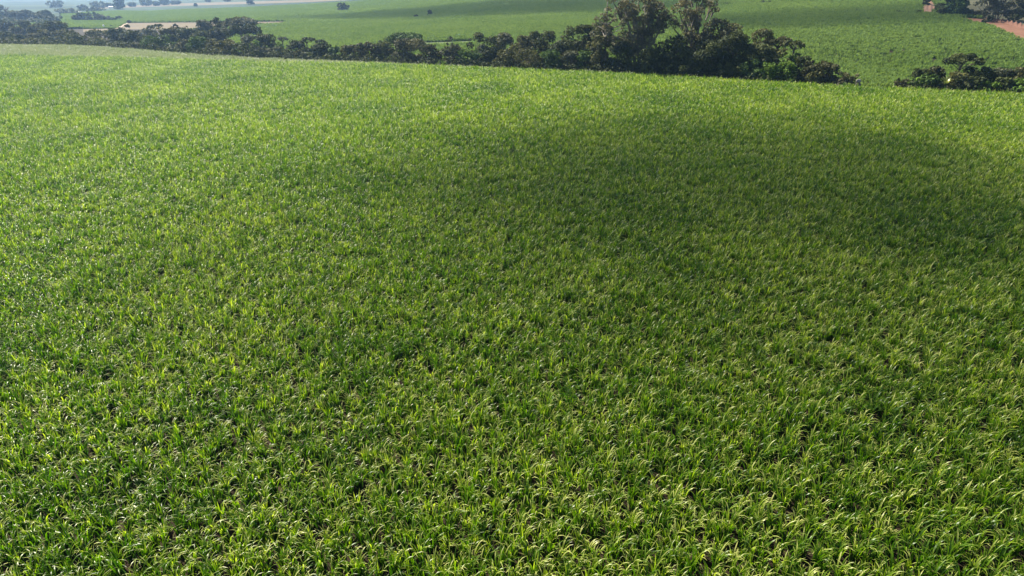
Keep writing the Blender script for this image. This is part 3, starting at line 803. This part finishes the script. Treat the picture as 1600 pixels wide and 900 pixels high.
G1, G2, G3 = 'lone trees in the far crop', 'trees along the far skyline', 'trees along the red road'
FAR = [
 (536, 17.5, 6.5, 18, 'round', 'dark', 'lone_tree', 'lone round-topped tree standing in the far hazy crop', G1),
 (672, 24.5, 17, 6, 'round', 'dark', 'lone_tree', 'small slim tree in the middle of the far crop', G1),
 (650, 28, 24, 5.5, 'shrub', 'dark', 'lone_bush', 'tiny dark bush left of the small slim tree in the crop', G1),
 (306, 10, 6.5, 4, 'shrub', 'dark', 'lone_bush', 'tiny bush on the pale strip far left', G1),
 (735, 23, 22, 5, 'shrub', 'dark', 'weed_clump', 'small dark clump of weeds in the middle of the far crop', G1),
 (875, 21, 19.3, 7, 'shrub', 'dark', 'weed_clump', 'small dark clump of weeds left of the thin eucalyptus', G1),
 (187, 14.5, -4, 15, 'round', 'dark', 'skyline_tree', 'tall hazy tree in front of the pale strip', G2),
 (155, 12.5, 4, 22, 'round', 'grey', 'skyline_tree', 'hazy tree left of the tall one above the pale strip', G2),
 (170, 11, 6, 12, 'shrub', 'grey', 'skyline_tree', 'low hazy bush beside the white house', G2),
 (207, 10.5, 5, 11, 'shrub', 'grey', 'skyline_tree', 'low hazy bush just right of the tall hazy tree', G2),
 (230, 9.5, 1, 22, 'round', 'dark', 'skyline_tree', 'dark hazy round tree above the pale strip', G2),
 (245, 9, 3.5, 12, 'shrub', 'dark', 'skyline_tree', 'low dark hazy bush right of the round one', G2),
 (258, 8, -4, 14, 'round', 'grey', 'skyline_tree', 'hazy tree touching the top of the photo above the pale strip', G2),
 (274, 7, 2, 16, 'shrub', 'grey', 'skyline_tree', 'low hazy hedge tree at the end of the skyline row', G2),
 (326, 3.5, -5, 8, 'round', 'grey', 'skyline_tree', 'small faint tree beyond the pale strip, left of the dark one', G2),
 (355, 2.5, -4, 12, 'shrub', 'grey', 'skyline_tree', 'low faint tree beyond the middle of the pale strip', G2),
 (392, 7, -5, 10, 'round', 'dark', 'skyline_tree', 'dark tree standing on the pale strip at the top edge', G2),
 (88, 12, 3, 26, 'round', 'grey', 'skyline_tree', 'very faint blue tree in the far haze at top left', G2),
 (130, 16.5, 9, 14, 'round', 'grey', 'skyline_tree', 'faint upright tree above the pale green field at left', G2),
 (105, 22, 15, 34, 'shrub', 'grey', 'skyline_tree', 'faint wide hedge tree over the pale green field at left', G2),
 (146, 18.5, 13, 30, 'shrub', 'dark', 'skyline_tree', 'low dark hazy thicket at the corner of the far green field', G2),
 (128, 33, 22, 14, 'round', 'dark', 'field_tree', 'dark tree at the left end of the shrub row in the pale green field', G2),
 (120, 33, 25, 12, 'shrub', 'olive', 'field_tree', 'pale olive bush leaning on the left end of the shrub row', G2),
 (145, 33.4, 21.5, 24, 'shrub', 'dark', 'field_tree', 'tallest bush of the shrub row in the pale green field', G2),
 (162, 33.6, 25, 22, 'shrub', 'brown', 'field_tree', 'brownish bush in the middle of the shrub row', G2),
 (177, 33.8, 29, 10, 'shrub', 'dark', 'field_tree', 'smallest bush at the right end of the shrub row', G2),
 (187, 33.5, 26, 8, 'umbrella', 'dark', 'field_tree', 'small separate tree just right of the shrub row', G2),
 (202, 36, 33, 5, 'shrub', 'dark', 'field_tree', 'tiny dark bush at the top of the dirt track', G2),
 (1135, 8, 5.6, 22, 'shrub', 'dark', 'low_bush', 'low dark bush in the far crop right of the eucalyptus', G2),
 (1166, 5, 3, 9, 'shrub', 'dark', 'low_bush', 'tiny dark bush in the far crop, second from the eucalyptus', G2),
 (1197, 5, 2, 14, 'shrub', 'dark', 'low_bush', 'dark bush in the far crop, third from the eucalyptus', G2),
 (1225, 1.5, -6, 30, 'shrub', 'dark', 'far_thicket', 'dark thicket at the top edge beyond the far crop', G2),
 (1262, 1, -5, 22, 'shrub', 'dark', 'far_thicket', 'dark low thicket at the top edge right of the first', G2),
 (1405, 21.5, 18.5, 26, 'shrub', 'dark', 'low_bush', 'low dark strip of bush left of the red bank', G3),
 (1434, 21.5, 17, 9, 'shrub', 'dark', 'low_bush', 'small dark bush at the foot of the red bank', G3),
 (1447, 9, -1, 11, 'shrub', 'brown', 'bank_tree', 'brown bush on top of the red bank', G3),
 (1476, 24, -6, 28, 'round', 'dark', 'road_tree', 'dark tree standing right of the red bank', G3),
 (1492, 25.5, -6, 27, 'round', 'green', 'road_tree', 'broad dark green tree between the red bank and the road', G3),
 (1512, 26, 16, 20, 'shrub', 'brown', 'road_bush', 'brown bush at the start of the red road', G3),
 (1530, 27, 19, 24, 'shrub', 'brown', 'road_bush', 'reddish bush beside the red road under the grey tree', G3),
 (1556, 33, -8, 46, 'gum', 'grey', 'road_tree', 'loose grey-green tree above the red road', G3),
 (1545, 35, 25, 9, 'shrub', 'dark', 'road_bush', 'small dark bush on the road bank', G3),
 (1536, 38.5, 32, 7, 'shrub', 'brown', 'road_bush', 'small dark brown bush on the field side of the road', G3),
 (1583, 31.5, 25, 20, 'shrub', 'dark', 'road_bush', 'flat dark bush in the pasture above the road', G3),
 (1602, 26, -8, 34, 'round', 'dark', 'road_tree', 'dark tree cut off by the right edge above the road', G3),
]
for f_ in FAR: far_tree(*f_)

def undergrowth(u0, u1, smax, seed, label, smin=1.2):
    rs = np.random.RandomState(seed)
    V, F, T = [], [], []
    for u in np.arange(u0, u1, 5.0):
        for q in range(5):
            sq = smin + (smax - smin) * rs.rand() ** (1.4 if smin < 2 else 1)
            x, y, z = base_at(u + rs.uniform(-4, 4), 90, sq)
            r = rs.uniform(.5, 1.15) * (1 + .004 * y)
            leaves(V, F, T, np.array([x, y, z + r * .5]), r, 30, max(.3, .0016 * y), rs.normal(.4, .15), rs, .9)
    tag(add_mesh('undergrowth', np.vstack(V), np.vstack(F), M['dark'], None, {'tint': np.concatenate(T)}), label, 'undergrowth', None, 'stuff')
undergrowth(-30, 1305, 26, 41, 'dark tangled undergrowth between the trunks of the tree belt')
undergrowth(-20, 92, 300, 43, 'hazy low scrub between the trees of the far left woodland', 150)
undergrowth(1425, 1640, 8, 42, 'dark tangled undergrowth below the separate bushes at right')

# ------------------------------------------------------------------ hedges along field borders (one mass of twigs and leaves each)
def hedge(pts, hpx, label, mat='dark', seed=1):
    rs = np.random.RandomState(seed)
    V, F, T = [], [], []
    n = 0
    for (u0, v0), (u1, v1) in zip(pts[:-1], pts[1:]):
        k = int(abs(u1 - u0) / 1.3) + 1
        for q in range(k):
            f = q / k
            x, y, z, t = far_hit(u0 + (u1 - u0) * f, v0 + (v1 - v0) * f)
            r = hpx * t / FPX * rs.uniform(.35, .75)
            leaves(V, F, T, np.array([x, y, z + r * .7]), r, 16, max(.35, .0016 * t), rs.normal(.45, .15), rs)
    o = add_mesh('hedge', np.vstack(V), np.vstack(F), M[mat], None, {'tint': np.concatenate(T)})
    tag(o, label, 'hedge', 'hedges along the far field borders')
hedge([(196, 35.6), (290, 35), (450, 33.6)], 1.6, 'long thin dark hedge above the stubble field', seed=5)
hedge([(88, 46.5), (135, 44.6), (182, 42.6)], 2.4, 'dark hedge along the lower side of the pale green field', seed=6)
hedge([(400, 38.8), (412, 38.3)], 2.0, 'short dark end of hedge right of the flat-topped crown', seed=7)
hedge([(668, 66.6), (705, 65.4), (740, 63.8)], 2.2, 'low dark hedge above the grass path behind the belt', 'green', seed=8)

# ------------------------------------------------------------------ small things
def rock():
    x, y, z, t = ground_hit(1341, 134.5, 1.0)
    x, y, z = base_at(1341, 124, 2.2)
    root = empty('pale_rock', (x, y, z), 'pale weathered boulder with a white top at the end of the tree belt', 'boulder')
    rs = np.random.RandomState(3)
    t = y / ray(1341, 128)[1]
    Ht = CAM_H + ray(1341, 124)[2] * t - z
    def lump(cz, rx, rz, sub):
        V, F = [], []
        n, m = 10, 14
        for i in range(n + 1):
            for j in range(m):
                a, b = math.pi * i / n, 2 * math.pi * j / m
                k = 1 + .18 * math.sin(3 * b + 2 * a + sub) + .1 * math.sin(5 * a + b)
                V.append((rx * k * math.sin(a) * math.cos(b), rx * k * .8 * math.sin(a) * math.sin(b), cz + rz * k * math.cos(a)))
        for i in range(n):
            for j in range(m):
                F.append((i * m + j, (i + 1) * m + j, (i + 1) * m + (j + 1) % m, i * m + (j + 1) % m))
        return V, F
    V, F = lump(Ht * .36, .55, Ht * .38, 0)
    add_mesh('base', V, F, M['wood'], root, None, True)
    V, F = lump(Ht * .84, .5, Ht * .2, 2)
    add_mesh('cap', V, F, M['rock'], root, None, True)
rock()

def banana():
    x, y, z = base_at(1478, 122, 2.5)
    t = y / ray(1478, 130)[1]
    Ht = CAM_H + ray(1478, 122)[2] * t - z
    root = empty('banana_plant', (x, y, z), 'banana plant with upright pale green leaves on the crop edge', 'plant')
    wood = MB()
    wood.tube([(0, 0, -.2), (0, 0, Ht * .25), (.05, 0, Ht * .5)], [.16, .13, .09])
    wood.build('stem', M['banana'] if False else M['verge'], root)
    for i in range(11):
        V, F, T = [], [], []
        rr = random.Random(50 + i)
        phi = i * 2.399 if i > 3 else (0.2, 2.9, 1.2, 2.0)[i]
        ribbon(V, F, T, (0, 0, Ht * .42), phi, Ht * rr.uniform(.62, .85), rr.uniform(.05, .5), rr.uniform(.8, 1.7), 1.6, .42, 7, rr.uniform(.3, .95))
        add_mesh('leaf', V, F, M['banana'], root, {'tint': T}, True)
    for i, (ph, L) in enumerate(((0.0, 1.0), (3.14, .7))):
        V, F, T = [], [], []
        ribbon(V, F, T, (-.5 if i == 0 else .9, -.6, Ht * .30), ph, Ht * .75 * L, .7, 2.3, 1.2, .26, 8, .6)
        add_mesh('dead_leaf', V, F, M['dead_leaf'], root, {'tint': T}, True)['label'] = 'dead cream-coloured drooping leaf'
banana()

def house(u, vb, wpx, label):
    x, y, z, t = far_hit(u, vb)
    W = wpx * t / FPX; D = W * .6; Hh = W * .26
    root = empty('farmhouse', (x, y, z), label, 'house', 'white houses in the haze')
    b = MB(); b.box((0, 0, Hh / 2 - .3), (W, D, Hh + .6)); b.build('wall', M['white'], root, False)
    r = MB()
    a, c = W * .55, D * .62
    P = [(-a, -c, Hh), (a, -c, Hh), (a, c, Hh), (-a, c, Hh), (-a, 0, Hh + W * .14), (a, 0, Hh + W * .14)]
    r.quad(P[0], P[1], P[5], P[4]); r.quad(P[2], P[3], P[4], P[5]); r.quad(P[0], P[4], P[3], P[3]); r.quad(P[1], P[2], P[5], P[5])
    r.build('roof', M['roof'], root, False)
    for k in (-.3, .3):
        w = MB(); w.box((k * W, -D / 2 - .02, Hh * .55), (W * .13, .08, Hh * .4)); w.build('window', M['glass'], root, False)
    d = MB(); d.box((0, -D / 2 - .02, Hh * .4), (W * .1, .08, Hh * .78)); d.build('door', M['wood'], root, False)
house(175, 13, 8, 'low white house beside the tall hazy tree on the far strip')
house(124.5, 20, 5, 'small white house above the pale green field at far left')

def marker(u, vb, label):
    x, y, z, t = far_hit(u, vb)
    root = empty('white_tank', (x, y, z), label, 'tank')
    a = MB(); a.tube([(0, 0, -.2), (0, 0, 1.5)], [.5, .5], 14); a.build('body', M['white'], root)
    b = MB(); b.tube([(0, 0, 1.5), (0, 0, 1.7), (0, 0, 1.85)], [.54, .4, .15], 14); b.build('lid', M['white'], root)
marker(162.5, 43.6, 'tiny white tank beside the dark hedge at the far left')

G4 = 'dead stalks along the road edge'
for i, (u, vb, vt) in enumerate([(1466, 24, 19.5), (1472, 24.5, 20), (1478, 25, 20), (1484, 25.5, 20.5), (1490, 26, 21), (1555, 45, 42)]):
    x, y, z, t = far_hit(u, vb)
    H = (vb - vt) * t / FPX
    root = empty('dry_stalk' if i < 5 else 'road_post', (x, y, z),
                 ('first', 'second', 'third', 'fourth', 'last')[i] + ' thin dry grass stalk from the red bank in front of the dark road trees' if i < 5 else 'short dark post on the field side of the red road',
                 'grass stalk' if i < 5 else 'post', G4 if i < 5 else None)
    if i < 5:
        w = MB(); w.tube([(0, 0, -.1), (.05, 0, H * .5), (.2, 0, H)], [.10, .08, .05], 5); w.build('stem', M['stubble'], root)
        V, F, T = [], [], []
        for k in range(6): ribbon(V, F, T, (0, 0, H * .1 * k), k * 2.4, H * .5, .3, 1.9, 1.6, .16, 4, .5)
        add_mesh('leaf', V, F, M['dead_leaf'], root, {'tint': T})
    else:
        w = MB(); w.tube([(0, 0, -.2), (0, 0, H)], [.16, .14], 8); w.build('shaft', M['wood'], root)
        w = MB(); w.tube([(0, 0, H), (0, 0, H + .08)], [.19, .10], 8); w.build('cap', M['wood'], root)

# ------------------------------------------------------------------ clouds above the frame (their shadows lie on the fields) and the haze
def cloud_mat(d):
    m, nt, out = new_mat('cloud_vapour')
    v = N(nt, 'ShaderNodeVolumePrincipled')
    v.inputs['Color'].default_value = (1, 1, 1, 1)
    v.inputs['Density'].default_value = d
    v.inputs['Anisotropy'].default_value = .5
    nt.links.new(v.outputs[0], out.inputs['Volume'])
    return m
def cloud(gx, gy, rx, ry, od, seed, alt=420.0, rot=0.0):
    """a puff whose shadow is centred on the ground point; thickness, and so its shade, fades out to the rim"""
    thick = .5 * min(rx, ry)
    gz = float(h(gx, gy))
    c = Vector((gx, gy, gz)) + SUN * ((alt - gz) / SUN.z)
    n, m = 24, 40
    rs = np.random.RandomState(seed)
    ph = rs.uniform(0, 6.28, 8)
    V, F = [], []
    for i in range(n + 1):
        for j in range(m):
            a, b = math.pi * i / n, 2 * math.pi * j / m
            k = 1 + math.sin(a) * (.13 * math.sin(2 * b + ph[0]) + .10 * math.sin(3 * b + ph[1]) + .07 * math.sin(5 * b + ph[2] + 2 * a))
            lx, ly = rx * k * math.sin(a) * math.cos(b), ry * k * math.sin(a) * math.sin(b)
            V.append((c.x + lx * math.cos(rot) - ly * math.sin(rot), c.y + lx * math.sin(rot) + ly * math.cos(rot),
                      c.z + thick * math.cos(a) * (1 + .12 * math.sin(4 * b + ph[3]) * math.sin(a))))
    for i in range(n):
        for j in range(m):
            F.append((i * m + j, (i + 1) * m + j, (i + 1) * m + (j + 1) % m, i * m + (j + 1) % m))
    o = add_mesh('cloud', V, F, cloud_mat(od / (2 * thick)), None, None, True)
    tag(o, kind='structure')
cloud(38, 80, 36, 38, .29, 1)
cloud(30, 84, 52, 50, .2, 8, 520)
cloud(20, 82, 36, 36, .26, 5, 470)
cloud(48, 72, 26, 26, .22, 6, 560)
cloud(12, 58, 44, 38, .34, 7, 640)
cloud(14, 60, 24, 24, .22, 2, 520)
p0, p1 = far_hit(560, 26), far_hit(1000, 5)
cloud((p0[0] + p1[0]) / 2, (p0[1] + p1[1]) / 2, 150, 55, .8, 3, 460, math.atan2(p1[1] - p0[1], p1[0] - p0[0]))
p0 = far_hit(1330, 28)
cloud(p0[0], p0[1], 105, 34, .6, 4, 400, -.15)

hb = MB()
hb.box((0, 0, 5.0), (6300, 6300, 92.0))
m_, nt_, out_ = new_mat('haze_air')
pv = N(nt_, 'ShaderNodeVolumePrincipled')
pv.inputs['Color'].default_value = (.40, .62, 1.0, 1)
pv.inputs['Density'].default_value = HAZE_DENSITY
pv.inputs['Anisotropy'].default_value = .7
nt_.links.new(pv.outputs[0], out_.inputs['Volume'])
tag(hb.build('haze', m_, None, False), kind='stuff')
